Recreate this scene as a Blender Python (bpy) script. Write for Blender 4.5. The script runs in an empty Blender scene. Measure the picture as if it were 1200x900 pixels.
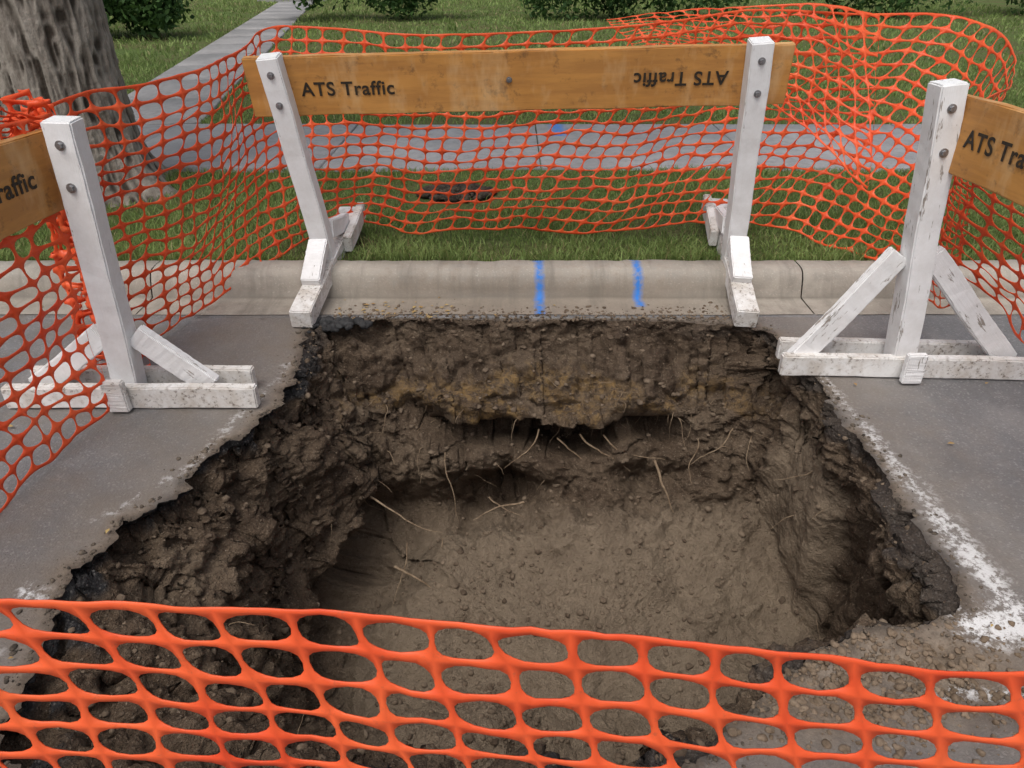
import bpy, bmesh, math, random
import numpy as np
from mathutils import Vector, Matrix, geometry
random.seed(7); rng=np.random.default_rng(7)
D=bpy.data; S=bpy.context.scene; COL=S.collection

# ---------------------------------------------------------------- helpers
def mesh_np(name, V, F, mat=None, smooth=False, attrs=None, parent=None):
    V=np.asarray(V,dtype=np.float32); F=np.asarray(F,dtype=np.int32)
    me=D.meshes.new(name); n,k=F.shape
    me.vertices.add(len(V)); me.vertices.foreach_set('co',V.ravel())
    me.loops.add(n*k); me.loops.foreach_set('vertex_index',F.ravel())
    me.polygons.add(n); me.polygons.foreach_set('loop_start',np.arange(0,n*k,k,dtype=np.int32))
    me.polygons.foreach_set('loop_total',np.full(n,k,dtype=np.int32))
    if smooth: me.polygons.foreach_set('use_smooth',np.ones(n,dtype=bool))
    me.update(calc_edges=True); me.validate()
    if attrs:
        for a,v in attrs.items():
            at=me.attributes.new(a,'FLOAT','POINT'); at.data.foreach_set('value',np.asarray(v,dtype=np.float32))
    if mat: me.materials.append(mat)
    o=D.objects.new(name,me); COL.objects.link(o)
    if parent: o.parent=parent
    return o

def h3(i,j,k):
    n=(i*73856093)^(j*19349663)^(k*83492791); n=n&0x7fffffff
    n=((n^(n>>13))*1274126177)&0x7fffffff; n=((n^(n>>15))*668265263)&0x7fffffff
    return n/float(0x7fffffff)
def vn(P,s,seed=0):
    Q=np.asarray(P,dtype=np.float64)*s+seed*17.31+500.0
    I=np.floor(Q).astype(np.int64); f=Q-I; f=f*f*(3-2*f); r=0
    for a in (0,1):
        for b in (0,1):
            for c in (0,1):
                w=(f[:,0] if a else 1-f[:,0])*(f[:,1] if b else 1-f[:,1])*(f[:,2] if c else 1-f[:,2])
                r=r+w*h3(I[:,0]+a,I[:,1]+b,I[:,2]+c)
    return r*2-1
def fbm(P,s,o=4,seed=0,g=.5):
    r=0;a=1
    for i in range(o):
        r=r+a*vn(P,s,seed+i*3); s*=2.03; a*=g
    return r
def worley(P,s,seed=0):
    Q=np.asarray(P,dtype=np.float64)*s+seed*9.7+500.0
    I=np.floor(Q).astype(np.int64); d1=np.full(len(Q),9.); d2=np.full(len(Q),9.); idv=np.zeros(len(Q))
    for a in (-1,0,1):
        for b in (-1,0,1):
            for c in (-1,0,1):
                i,j,k=I[:,0]+a,I[:,1]+b,I[:,2]+c
                px=i+h3(i,j,k); py=j+h3(i+91,j,k+7); pz=k+h3(i,j+57,k+13)
                d=np.sqrt((px-Q[:,0])**2+(py-Q[:,1])**2+(pz-Q[:,2])**2)
                m=d<d1; d2=np.where(m,d1,np.minimum(d2,d)); idv=np.where(m,h3(i+5,j+3,k+1),idv); d1=np.where(m,d,d1)
    return d1,d2,idv
def P3(x,y,z=0): 
    x=np.asarray(x,dtype=float); return np.stack([x,np.broadcast_to(y,x.shape),np.broadcast_to(z,x.shape)],-1)
def catmull(pts,n):
    pts=np.asarray(pts,dtype=float); m=len(pts)
    ext=np.vstack([2*pts[0]-pts[1],pts,2*pts[-1]-pts[-2]])
    d=np.concatenate([[0],np.cumsum(np.linalg.norm(np.diff(pts[:,:3],axis=0),axis=1))]); 
    out=[]
    for s in np.linspace(0,d[-1],n):
        i=min(max(np.searchsorted(d,s,side='right')-1,0),m-2); t=(s-d[i])/(d[i+1]-d[i]); t=min(max(t,0),1)
        a,b,c,e=ext[i],ext[i+1],ext[i+2],ext[i+3]
        out.append(.5*((2*b)+(c-a)*t+(2*a-5*b+4*c-e)*t*t+(3*b-a-3*c+e)*t**3))
    return np.array(out)

# ---------------------------------------------------------------- material helper
class M:
    def __init__(s,name):
        s.m=D.materials.new(name); s.m.use_nodes=True; s.t=s.m.node_tree; s.t.nodes.clear()
        s.out=s.n('ShaderNodeOutputMaterial'); s.b=s.n('ShaderNodeBsdfPrincipled'); s.l(s.b.outputs[0],s.out.inputs[0])
        s.tc=s.n('ShaderNodeTexCoord'); s.co=s.tc.outputs['Object']
    def n(s,t,**k):
        x=s.t.nodes.new(t)
        for a,v in k.items(): setattr(x,a,v)
        return x
    def l(s,a,b): s.t.links.new(a,b)
    def inp(s,sock,v):
        if hasattr(v,'is_output'): s.l(v,sock)
        else:
            if isinstance(v,tuple) and len(v)==3 and sock.type=='RGBA': v=(*v,1)
            sock.default_value=v
    def mapv(s,scale,co=None):
        x=s.n('ShaderNodeMapping'); s.l(co or s.co,x.inputs[0]); x.inputs['Scale'].default_value=scale; return x.outputs[0]
    def noise(s,sc,det=5,ro=.6,co=None,dist=0):
        x=s.n('ShaderNodeTexNoise'); s.l(co or s.co,x.inputs['Vector']); x.inputs['Scale'].default_value=sc
        x.inputs['Detail'].default_value=min(det,4); x.inputs['Roughness'].default_value=ro; x.inputs['Distortion'].default_value=dist
        return x.outputs['Fac']
    def vor(s,sc,feat='F1',co=None,out='Distance'):
        x=s.n('ShaderNodeTexVoronoi',feature=feat); s.l(co or s.co,x.inputs['Vector']); x.inputs['Scale'].default_value=sc; return x.outputs[out]
    def ramp(s,f,stops):
        x=s.n('ShaderNodeValToRGB'); s.l(f,x.inputs[0]); e=x.color_ramp.elements
        while len(e)<len(stops): e.new(.5)
        for i,(p,c) in enumerate(stops):
            e[i].position=p; e[i].color=(c,c,c,1) if not isinstance(c,tuple) else (*c,1)
        return x.outputs[0]
    def mix(s,f,a,b,mode='MIX'):
        x=s.n('ShaderNodeMix',data_type='RGBA',blend_type=mode); s.inp(x.inputs[0],f); s.inp(x.inputs[6],a); s.inp(x.inputs[7],b); return x.outputs[2]
    def math(s,op,a,b=0.,c=None,clamp=False):
        x=s.n('ShaderNodeMath',operation=op); x.use_clamp=clamp; s.inp(x.inputs[0],a); s.inp(x.inputs[1],b)
        if c is not None: s.inp(x.inputs[2],c)
        return x.outputs[0]
    def attr(s,name):
        x=s.n('ShaderNodeAttribute'); x.attribute_name=name; return x.outputs['Fac']
    def bump(s,h,st,dist=.01,prev=None):
        x=s.n('ShaderNodeBump'); x.inputs['Strength'].default_value=st; x.inputs['Distance'].default_value=dist
        s.l(h,x.inputs['Height']); 
        if prev: s.l(prev,x.inputs['Normal'])
        return x.outputs[0]
    def fin(s,col,rough=.9,nor=None,spec=.3,**k):
        s.inp(s.b.inputs['Base Color'],col); s.inp(s.b.inputs['Roughness'],rough); s.b.inputs['Specular IOR Level'].default_value=spec
        if nor: s.l(nor,s.b.inputs['Normal'])
        for a,v in k.items(): s.inp(s.b.inputs[a],v)
        return s.m
    def sep(s):
        x=s.n('ShaderNodeSeparateXYZ'); s.l(s.co,x.inputs[0]); return x.outputs

# ---------------------------------------------------------------- materials
def mat_soil():
    m=M('soil'); dep=m.attr('depth'); asph=m.attr('asph'); far=m.attr('far'); clay=m.attr('clay'); flo=m.attr('floor')
    n1=m.noise(3.2,4,.65); n2=m.noise(22,4,.75); n3=m.noise(130,3,.7)
    c=m.ramp(n1,[(.3,(.070,.046,.029)),(.5,(.118,.083,.055)),(.68,(.185,.138,.095))])
    c=m.mix(m.ramp(n2,[(.35,.0),(.6,1.)]),m.mix(.6,c,(.042,.027,.017)),c)
    c=m.mix(m.math('MULTIPLY',m.ramp(n3,[(.56,0.),(.72,1.)]),.6),c,(.31,.245,.18))
    c=m.mix(m.math('MULTIPLY',m.ramp(n3,[(.3,1.),(.42,0.)]),.45),c,(.035,.024,.016))
    band=m.math('SUBTRACT',1.,m.math('MULTIPLY',m.math('ABSOLUTE',m.math('ADD',m.math('SUBTRACT',dep,.27),m.math('MULTIPLY',m.math('SUBTRACT',n1,.5),.5))),13.),clamp=True)
    band=m.math('MULTIPLY',m.math('MULTIPLY',band,far,clamp=True),m.ramp(n2,[(.42,.0),(.60,.8)]),clamp=True)
    c=m.mix(band,c,(.28,.175,.065))
    c=m.mix(m.math('MULTIPLY',flo,m.ramp(n1,[(.28,.5),(.5,.95)])),c,m.mix(n2,(.150,.112,.077),(.27,.212,.152)))
    c=m.mix(m.math('MULTIPLY',clay,m.ramp(n1,[(.3,.45),(.6,.9)])),c,m.mix(n2,(.17,.125,.085),(.31,.245,.175)))
    c=m.mix(m.math('MULTIPLY',m.ramp(n3,[(.66,0.),(.74,1.)]),.6),c,(.38,.32,.25))
    c=m.mix(asph,c,m.mix(m.ramp(m.vor(90),[(.15,1.),(.4,0.)]),(.028,.027,.028),(.10,.095,.09)))
    b=m.bump(n2,.9,.03); b=m.bump(n3,.8,.010,b)
    return m.fin(c,m.ramp(n1,[(.3,.68),(.7,.92)]),b,.25)
def mat_asphalt():
    m=M('asphalt'); rd=m.attr('rimd'); pt=m.attr('paint'); gr=m.attr('gravel'); x,y,z=m.sep()
    n1=m.noise(1.3,4,.6); n2=m.noise(9,4,.7); n3=m.noise(160,3,.7); n0=m.noise(2.6,4,.7,m.mapv((1,.5,1))); v=m.vor(170,out='Color')
    sv=m.n('ShaderNodeSeparateColor'); m.l(v,sv.inputs[0])
    c=m.ramp(n1,[(.3,(.155,.155,.160)),(.7,(.25,.245,.245))])
    c=m.mix(m.ramp(n2,[(.35,.35),(.6,0.)]),c,(.12,.115,.115))
    c=m.mix(m.math('MULTIPLY',sv.outputs[0],.36),c,(.09,.086,.084))
    c=m.mix(m.ramp(sv.outputs[1],[(.88,0.),(.95,.45)]),c,(.36,.35,.34))
    c=m.mix(m.ramp(n0,[(.5,0.),(.66,.5)]),c,(.30,.285,.27))
    c=m.mix(m.ramp(n0,[(.32,.5),(.45,0.)]),c,(.10,.092,.088))
    # brown wash left of the pit
    c=m.mix(m.math('MULTIPLY',m.ramp(m.math('MULTIPLY',x,-.5),[(.35,0.),(.6,.55)]),m.ramp(m.noise(2.2,4,.7),[(.42,0.),(.6,1.)])),c,(.17,.14,.11))
    mud=m.math('MULTIPLY',m.ramp(m.math('ADD',m.math('MULTIPLY',rd,-1.3),m.math('ADD',n2,m.math('MULTIPLY',n1,.6))),[(.15,0.),(.8,1.)]),.6)
    c=m.mix(mud,c,m.mix(n3,(.13,.10,.072),(.22,.18,.14)))
    c=m.mix(m.math('MULTIPLY',gr,.97,clamp=True),c,m.mix(m.ramp(m.noise(26,4,.75),[(.35,0.),(.62,1.)]),(.11,.078,.050),(.235,.18,.127)))
    edge=m.ramp(m.math('ADD',rd,m.math('MULTIPLY',m.math('SUBTRACT',n2,.5),.07)),[(.0,1.),(.03,0.)])
    c=m.mix(m.math('MULTIPLY',edge,.7),c,(.045,.036,.029))
    pm=m.math('MULTIPLY',pt,m.ramp(m.math('ADD',m.math('ADD',m.math('MULTIPLY',m.noise(45,4,.8),.7),m.math('MULTIPLY',n2,.3)),m.math('MULTIPLY',pt,.10)),[(.53,0.),(.62,.95)]),clamp=True)
    c=m.mix(pm,c,(.70,.70,.70))
    b=m.bump(n3,.6,.006); b=m.bump(n2,.3,.02,b)
    r=m.math('ADD',m.ramp(n0,[(.32,.32),(.55,.6)]),m.math('MULTIPLY',mud,.2))
    return m.fin(c,r,b,.45)
def mat_concrete(name,base,blue=(),dirt=True,joint=None,bw=.02):
    m=M(name); n1=m.noise(1.7,7,.65); n2=m.noise(14,6,.7); n3=m.noise(120,3,.6); x,y,z=m.sep()
    d=tuple(v*.62 for v in base)
    c=m.mix(m.ramp(n1,[(.3,.0),(.7,1.)]),d,base); c=m.mix(m.ramp(n2,[(.35,.5),(.55,0.)]),c,tuple(v*.5 for v in base))
    c=m.mix(m.ramp(n3,[(.6,0.),(.7,.4)]),c,tuple(min(1,v*1.5) for v in base))
    if dirt:
        dx=m.math('ABSOLUTE',m.math('SUBTRACT',x,.1)); dm=m.math('MULTIPLY',m.ramp(dx,[(.6,1.),(1.,.3)]),m.ramp(m.math('SUBTRACT',m.math('ADD',n2,.32),m.math('MULTIPLY',z,3.6)),[(.25,0.),(.6,1.)]))
        c=m.mix(m.math('MULTIPLY',dm,.7),c,m.mix(n3,(.17,.135,.10),(.27,.22,.17)))
        st=m.ramp(m.noise(3,4,.7,m.mapv((3,.4,.4))),[(.5,0.),(.68,.5)]); c=m.mix(st,c,(.14,.125,.105))
        fl=m.math('SUBTRACT',1.,m.math('MULTIPLY',m.math('ABSOLUTE',m.math('SUBTRACT',y,3.258)),60.),clamp=True); c=m.mix(m.math('MULTIPLY',fl,.6),c,(.10,.085,.065))
    for (bx,ext) in blue:
        w=m.math('ABSOLUTE',m.math('SUBTRACT',x,m.math('ADD',bx,m.math('MULTIPLY',m.math('SUBTRACT',n2,.5),.03))))
        f=m.math('MULTIPLY',m.ramp(w,[(bw*.3,1.),(bw*1.7,0.)]),m.ramp(m.noise(40,4,.8),[(.34,.15),(.52,.95)]))
        f=m.math('MULTIPLY',f,m.math('GREATER_THAN',y,ext))
        c=m.mix(f,c,(.025,.19,.60))
    b=m.bump(n2,.35,.01); b=m.bump(n3,.4,.004,b)
    return m.fin(c,m.ramp(n1,[(.3,.5),(.7,.85)]),b,.35)
def mat_white():
    m=M('weathered_white_paint'); g=m.mapv((14,14,2.2)); n1=m.noise(3,8,.75,g); n2=m.noise(11,8,.75); n3=m.noise(70,4,.7); oi=m.n('ShaderNodeObjectInfo')
    c=m.mix(m.ramp(n2,[(.35,.35),(.6,0.)]),(.82,.82,.82),(.58,.56,.53))
    ch=m.math('ADD',n1,m.math('MULTIPLY',oi.outputs['Object Index'],.014))
    c=m.mix(m.ramp(ch,[(.665,0.),(.70,.85)]),c,m.mix(n3,(.16,.13,.10),(.32,.27,.22)))
    c=m.mix(m.ramp(n3,[(.68,0.),(.74,.5)]),c,(.25,.22,.18))
    b=m.bump(m.ramp(ch,[(.665,1.),(.70,0.)]),.5,.002); b=m.bump(m.noise(6,4,.6,m.mapv((30,30,1))),.35,.004,b)
    return m.fin(c,.55,b,.35)
def mat_foot():
    m=M('muddy_white_paint'); n2=m.noise(7,8,.75); n3=m.noise(60,5,.75); n4=m.noise(3,4,.7,m.mapv((12,12,2)))
    c=m.mix(m.ramp(n2,[(.35,.7),(.6,0.)]),(.78,.775,.76),(.45,.39,.32))
    c=m.mix(m.math('MULTIPLY',m.ramp(n3,[(.54,0.),(.64,.9)]),m.ramp(n2,[(.42,1.),(.6,.15)])),c,(.15,.115,.085))
    c=m.mix(m.ramp(n4,[(.66,0.),(.70,.75)]),c,(.26,.21,.17))
    return m.fin(c,.65,m.bump(n3,.3,.003),.3)
def mat_plank():
    m=M('orange_plank'); g=m.mapv((10,14,1.2)); n1=m.noise(2.2,8,.7,g); n2=m.noise(3,8,.7); n3=m.noise(16,7,.75); n4=m.noise(5,6,.7,m.mapv((.6,3,1.6)))
    c=m.mix(n2,(.43,.19,.045),(.68,.34,.09))
    c=m.mix(m.ramp(n1,[(.4,.5),(.62,0.)]),c,(.32,.14,.042))
    c=m.mix(m.ramp(n3,[(.56,0.),(.70,.75)]),c,(.17,.085,.035))
    c=m.mix(m.ramp(n4,[(.50,0.),(.70,.5)]),c,(.70,.47,.24))
    return m.fin(c,m.ramp(n2,[(.3,.45),(.7,.7)]),m.bump(n1,.3,.003),.4)
def mat_net():
    m=M('orange_plastic_net'); n1=m.noise(5,3,.6); n2=m.noise(60,3,.7)
    c=m.mix(m.ramp(n1,[(.3,0.),(.7,1.)]),(.84,.088,.026),(.95,.165,.048))
    c=m.mix(m.ramp(n2,[(.60,0.),(.75,.55)]),c,(.50,.11,.05))
    m.fin(c,.42,None,.4)
    tr=m.n('ShaderNodeBsdfTranslucent'); m.l(c,tr.inputs[0]); mx=m.n('ShaderNodeMixShader'); mx.inputs[0].default_value=.22
    m.l(m.b.outputs[0],mx.inputs[1]); m.l(tr.outputs[0],mx.inputs[2]); m.l(mx.outputs[0],m.out.inputs[0]); return m.m
def mat_leaf(name,c0,c1,tr=.35,rough=.6):
    m=M(name); r=m.attr('rnd'); n=m.noise(.9,3,.6)
    c=m.mix(r,c0,c1); c=m.mix(m.ramp(n,[(.3,.45),(.65,0.)]),c,tuple(v*.6 for v in c0))
    c=m.mix(m.ramp(r,[(.93,0.),(.96,.8)]),c,(.36,.31,.16))
    m.fin(c,rough,None,.2)
    t=m.n('ShaderNodeBsdfTranslucent'); m.l(c,t.inputs[0]); mx=m.n('ShaderNodeMixShader'); mx.inputs[0].default_value=tr
    m.l(m.b.outputs[0],mx.inputs[1]); m.l(t.outputs[0],mx.inputs[2]); m.l(mx.outputs[0],m.out.inputs[0]); return m.m
def mat_simple(name,a,b,sc=8,rough=.8,bs=.3,metal=0.):
    m=M(name); n=m.noise(sc,7,.7); return m.fin(m.mix(m.ramp(n,[(.35,0.),(.65,1.)]),a,b),rough,m.bump(n,bs,.01),.3,Metallic=metal)
def mat_bark():
    m=M('bark'); n=m.noise(4,8,.7,m.mapv((5,5,1))); n2=m.noise(40,6,.7); cv=m.attr('crev')
    c=m.mix(m.ramp(n,[(.3,0.),(.7,1.)]),(.16,.135,.11),(.36,.325,.28)); c=m.mix(cv,(.05,.04,.031),c)
    return m.fin(c,.9,m.bump(n2,.7,.012,m.bump(n,.6,.02)),.2)
def mat_ground():
    m=M('lawn_soil'); n=m.noise(1.2,7,.65); n2=m.noise(30,6,.75)
    c=m.mix(m.ramp(n,[(.35,0.),(.6,1.)]),(.13,.125,.055),(.10,.16,.045)); c=m.mix(m.ramp(n2,[(.4,.6),(.6,0.)]),c,(.07,.058,.03))
    return m.fin(c,.95,m.bump(n2,.8,.03),.1)

soil=mat_soil(); asphalt=mat_asphalt()
kerbm=mat_concrete('kerb_concrete',(.47,.43,.37),blue=((.128,3.0),(.59,3.16)),bw=.018)
walkm=mat_concrete('sidewalk_concrete',(.35,.345,.35),dirt=False,blue=((.38,6.2),),bw=.05)
pathm=mat_concrete('path_concrete',(.33,.32,.315),dirt=False)
white=mat_white(); foot=mat_foot(); plankm=mat_plank(); netm=mat_net()
grassm=mat_leaf('grass',(.14,.215,.055),(.34,.43,.15),.35)
black=mat_simple('black_stencil',(.016,.015,.014),(.05,.035,.02),40,.6)
steel=mat_simple('galvanised_bolt',(.25,.25,.26),(.45,.45,.46),60,.4,.1,.8)
bark=mat_bark(); clodm=mat_simple('clod_soil',(.070,.048,.032),(.20,.152,.108),12,.95,.6)
rootm=mat_simple('root',(.13,.085,.05),(.32,.24,.16),30,.8)

# ---------------------------------------------------------------- excavation outline
# station: rimX rimY floorX floorY floorZ  wFar wRight wLeft
ST=[(-.87,2.97,-.58,2.62,-.72,.6,0,.4),(-.60,3.03,-.40,2.64,-.74,1,0,0),(-.2,3.03,-.1,2.60,-.76,1,0,0),(.25,3.035,.25,2.58,-.72,1,0,0),(.7,3.02,.70,2.58,-.70,1,0,0),(1.0,2.96,.98,2.62,-.68,.7,.3,0),
(1.10,2.88,1.09,2.60,-.70,.3,.7,0),(1.155,2.50,1.13,2.40,-.80,0,1,0),(1.15,2.20,1.135,2.17,-.92,0,1,0),(1.16,2.10,1.265,2.08,-.96,0,1,0),(1.165,1.85,1.28,1.83,-1.05,0,1,0),(1.165,1.6,1.28,1.62,-1.12,0,1,0),(1.16,1.40,1.18,1.46,-1.15,0,1,0),
(1.03,1.315,1.02,1.42,-1.15,0,1,0),(.82,1.265,.82,1.40,-1.15,0,1,0),(.653,1.19,.64,1.35,-1.12,0,1,0),(.54,1.08,.5,1.28,-1.1,0,1,0),(.42,.975,.38,1.2,-1.08,0,1,0),(.30,.88,.25,1.15,-1.02,0,.5,.5),(0,.84,-.02,1.22,-.92,0,.1,.9),
(-.35,.82,-.25,1.3,-.82,0,0,1),(-.75,.83,-.35,1.42,-.76,0,0,1),(-1.04,.92,-.45,1.5,-.78,0,0,1),(-1.11,1.06,-.50,1.58,-.84,0,0,1),(-1.12,1.22,-.56,1.66,-.92,0,0,1),(-1.155,1.38,-.62,1.75,-1.0,0,0,1),(-1.11,1.56,-.66,1.85,-1.06,0,0,1),
(-1.03,1.71,-.69,1.95,-1.08,0,0,1),(-.975,1.88,-.68,2.08,-1.03,0,0,1),(-.965,2.02,-.66,2.2,-.98,0,0,1),(-.885,2.17,-.65,2.32,-.92,0,0,1),(-.84,2.34,-.63,2.44,-.85,0,0,1),(-.825,2.53,-.63,2.54,-.80,0,0,1),(-.85,2.75,-.62,2.60,-.76,.2,0,.8)]
ST=np.array(ST); NS=800
cl=np.vstack([ST,ST[:1]]); seg=np.linalg.norm(np.diff(cl[:,:2],axis=0),axis=1); cum=np.concatenate([[0],np.cumsum(seg)])
ss=np.linspace(0,cum[-1],NS,endpoint=False)
def smooth(a,k):
    w=np.hanning(k*2+1); w/=w.sum(); return np.convolve(np.concatenate([a[-k:],a,a[:k]]),w,'valid')
prm=np.stack([smooth(np.interp(ss,cum,cl[:,i]),4) for i in range(8)],1)
R=prm[:,:2].copy()
T=np.roll(R,-1,0)-np.roll(R,1,0); T/=np.linalg.norm(T,axis=1)[:,None]; Nn=np.stack([T[:,1],-T[:,0]],1)
pp=P3(R[:,0],R[:,1]); jag=fbm(pp,5,3,2,.6)*.032+fbm(pp,38,3,5,.6)*.012
w1,w2,wi=worley(pp,9,4); jag+=(wi-.5)*.045; w1,w2,wi=worley(pp,28,14); jag+=(wi-.5)*.018
farw=prm[:,5]; rgt=prm[:,6]; jag*=(1-.55*farw)*(1-.45*rgt)
R=R+Nn*jag[:,None]
R[:,1]=np.minimum(R[:,1],3.06)
def gz(x,y):
    x=np.asarray(x,dtype=float);y=np.asarray(y,dtype=float)
    g=np.exp(-(((x-.85)/.35)**2+((y-1.18)/.14)**2))
    p=P3(x,y)
    return -.035*g+fbm(p,1.1,3,9)*.005+g*(fbm(p,14,4,12,.65)*.022)
rimz=gz(R[:,0],R[:,1])
PF=np.array([(0,0),(.02,.05),(.12,.13),(.34,.28),(.50,.40),(.60,.47),(.60,.53),(.62,.60),(.74,.76),(.86,.9),(1,1)])
PR=np.array([(0,0),(-.02,.05),(.05,.10),(.12,.17),(.3,.28),(.55,.42),(.74,.58),(.82,.75),(.92,.9),(.97,.96),(1,1)])
PL=np.array([(0,0),(-.02,.05),(.18,.09),(.36,.18),(.50,.29),(.58,.42),(.66,.55),(.76,.68),(.86,.83),(.94,.94),(1,1)])
KW=180; KF=90
tw=np.linspace(0,1,KW); ti=np.linspace(0,1,len(PF))
def pv(Pf): return np.stack([np.interp(tw,ti,Pf[:,0]),np.interp(tw,ti,Pf[:,1])],1)
pf,pr,pl=pv(PF),pv(PR),pv(PL)
W=prm[:,5:8]; W=W/W.sum(1,keepdims=True)
prof=W[:,0][:,None,None]*pf[None]+W[:,1][:,None,None]*pr[None]+W[:,2][:,None,None]*pl[None]
Fl=prm[:,2:4]; Fz=prm[:,4]
X=R[:,0][:,None]+(Fl[:,0]-R[:,0])[:,None]*prof[:,:,0]; Y=R[:,1][:,None]+(Fl[:,1]-R[:,1])[:,None]*prof[:,:,0]; Z=rimz[:,None]+(Fz-rimz)[:,None]*prof[:,:,1]
sh=.055*np.exp(-((-Z-.13)/.07)**2)*W[:,1][:,None]*np.clip(-Z/.05,0,1)
X=X+Nn[:,0][:,None]*sh; Y=Y+Nn[:,1][:,None]*sh
C=np.array([.25,1.9,-1.02]); tf=np.linspace(0,1,KF+1)[1:]
Xf=Fl[:,0][:,None]+(C[0]-Fl[:,0])[:,None]*tf; Yf=Fl[:,1][:,None]+(C[1]-Fl[:,1])[:,None]*tf
Zf=Fz[:,None]+(C[2]-Fz)[:,None]*tf
Xa=np.hstack([X,Xf]);Ya=np.hstack([Y,Yf]);Za=np.hstack([Z,Zf]); K=KW+KF
V=np.stack([Xa,Ya,Za],-1)
for it in range(6):
    V2=V.copy(); V2[:,KW-14:K-1]=(V[:,KW-15:K-2]+V[:,KW-14:K-1]*2+V[:,KW-13:K])/4; V=V2
    V[:,KW:]=(np.roll(V,1,0)[:,KW:]+V[:,KW:]*2+np.roll(V,-1,0)[:,KW:])/4
def normals(V):
    du=np.roll(V,-1,0)-np.roll(V,1,0); dv=np.gradient(V,axis=1); n=np.cross(dv,du); n/=np.linalg.norm(n,axis=2,keepdims=True)+1e-9; return n
Nv=normals(V); 
if Nv[:,KW+20,2].mean()<0: Nv=-Nv
kk=np.arange(K); w0=np.clip((kk-1)/12,0,1)[None,:]
fl=V.reshape(-1,3); nn=Nv.reshape(-1,3)
isfloor=np.clip((kk-KW)/25,0,1)[None,:].repeat(NS,0).reshape(-1)
flat=np.clip((kk-KW+12)/22,0,1)[None,:].repeat(NS,0).reshape(-1)
fw=np.repeat(np.clip(farw,0,1),K)
d=fbm(fl,2.6,3,21)*.060+fbm(fl,9,4,31,.6)*.038
flw=fl+np.stack([vn(fl,12,3),vn(fl,12,4),vn(fl,12,5)],1)*.025
c1,c2,ci=worley(flw,7,6); d+=(np.clip((c2-c1)*2.2,0,1)-.6)*.022*(1-.75*isfloor)+(ci-.5)*.050*(1-.8*isfloor)
c1,c2,cj=worley(flw,19,8); d+=(np.clip((c2-c1)*2.,0,1)-.5)*.010+(cj-.5)*.018
c1,c2,cj=worley(flw,55,9); d+=(np.clip(1-c1*1.6,0,1)-.3)*.011
d*= (1-.50*isfloor)
gm=np.clip((fl[:,0]-1.03)/.05,0,1)*np.clip((-fl[:,2]-.20)/.10,0,1)*(1-isfloor)
face=gm*np.clip((fl[:,1]-2.09)/.03,0,1)*np.clip((2.62-fl[:,1])/.08,0,1)
near=gm*np.clip((2.09-fl[:,1])/.03,0,1)
d=d*(1-.72*face-.45*near)+near*(np.abs(np.sin(fl[:,1]*19+vn(fl,2,5)*2.5))-.5)*.032+face*.010*np.sin(fl[:,1]*30+vn(fl,1.5,8)*3)
uz=-.42-.035*np.sin(fl[:,0]*5+.5)+.05*vn(P3(fl[:,0],0,0),4,61)
ud=(.65+.6*vn(P3(fl[:,0],0,0),3.1,63)); ud=ud+.55*np.exp(-((fl[:,0]-.22)/.28)**2); ux=np.clip((fl[:,0]+.55)/.15,0,1)*np.clip((.80-fl[:,0])/.2,0,1)
und=np.exp(-(np.abs(fl[:,2]-uz)/.058)**2.6)*np.clip(ud,.18,1.4)*ux*fw; d-=.30*und*(1-isfloor)
lip=np.exp(-((fl[:,2]-uz-.095)/.035)**2)*ux*fw; d+=.055*lip
for (hx,hy,hz,rx,rz,dp) in [(-.04,2.66,-.66,.17,.075,.34),(-.20,2.62,-.73,.12,.06,.20),(.62,2.68,-.60,.14,.05,.10),(-.50,2.58,-.76,.18,.10,.26),(1.2,1.62,-1.02,.14,.16,.22),(-.62,2.36,-.86,.20,.12,.22),(-.68,2.0,-.95,.16,.08,.12),(-.70,1.95,-.62,.14,.05,.08),(-.78,1.55,-.66,.15,.06,.10),(-.6,1.3,-.6,.12,.08,.12),(-.3,1.15,-.55,.12,.07,.10)]:
    d-=dp*np.exp(-(((fl[:,0]-hx)/rx)**2+((fl[:,1]-hy)/(rx*1.2))**2+((fl[:,2]-hz)/rz)**2))
for (hx,hy,hz,r,dp) in [(-.24,2.72,-.52,.17,.11),(.14,2.7,-.56,.10,.06),(.42,2.45,-.78,.20,.07),(.55,2.85,-.2,.2,.05),(-.62,2.6,-.35,.16,.06),(-.95,1.75,-.25,.16,.06),(-.35,2.2,-1.,.2,.05),(-.85,1.2,-.35,.16,.06),(.1,2.95,-.14,.16,.035),(-.9,2.15,-.12,.10,.04),(-.88,2.75,-.18,.14,.05)]:
    d+=dp*np.exp(-((fl-np.array([hx,hy,hz]))**2).sum(1)/r**2)
d=d.reshape(NS,K)*w0
V=V+Nv*d[:,:,None]
V[:,-1]=V[:,-1].mean(0)
for k in range(K-6,K-1): 
    a=(k-(K-7))/6; V[:,k,2]=V[:,k,2]*(1-a)+V[:,-1,2]*a
HV=V.reshape(-1,3); idx=np.arange(NS*K).reshape(NS,K); nx=np.roll(idx,-1,0)
Fc=np.stack([idx[:,:-1],nx[:,:-1],nx[:,1:],idx[:,1:]],-1).reshape(-1,4)
dep=np.clip(-HV[:,2],0,1.2)
af=(1-np.clip((dep-.024-.030*(vn(HV,14,2)+.6))/.02,0,1))*(1-.9*np.repeat(farw,K))*(1-.35*np.repeat(rgt,K))*(np.tile(kk,NS)<40)
hole=mesh_np('excavated_pit',HV,Fc,soil,True,{'depth':dep,'asph':af,'far':np.repeat(np.clip(farw,0,1),K),'clay':face,'floor':flat})

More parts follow.
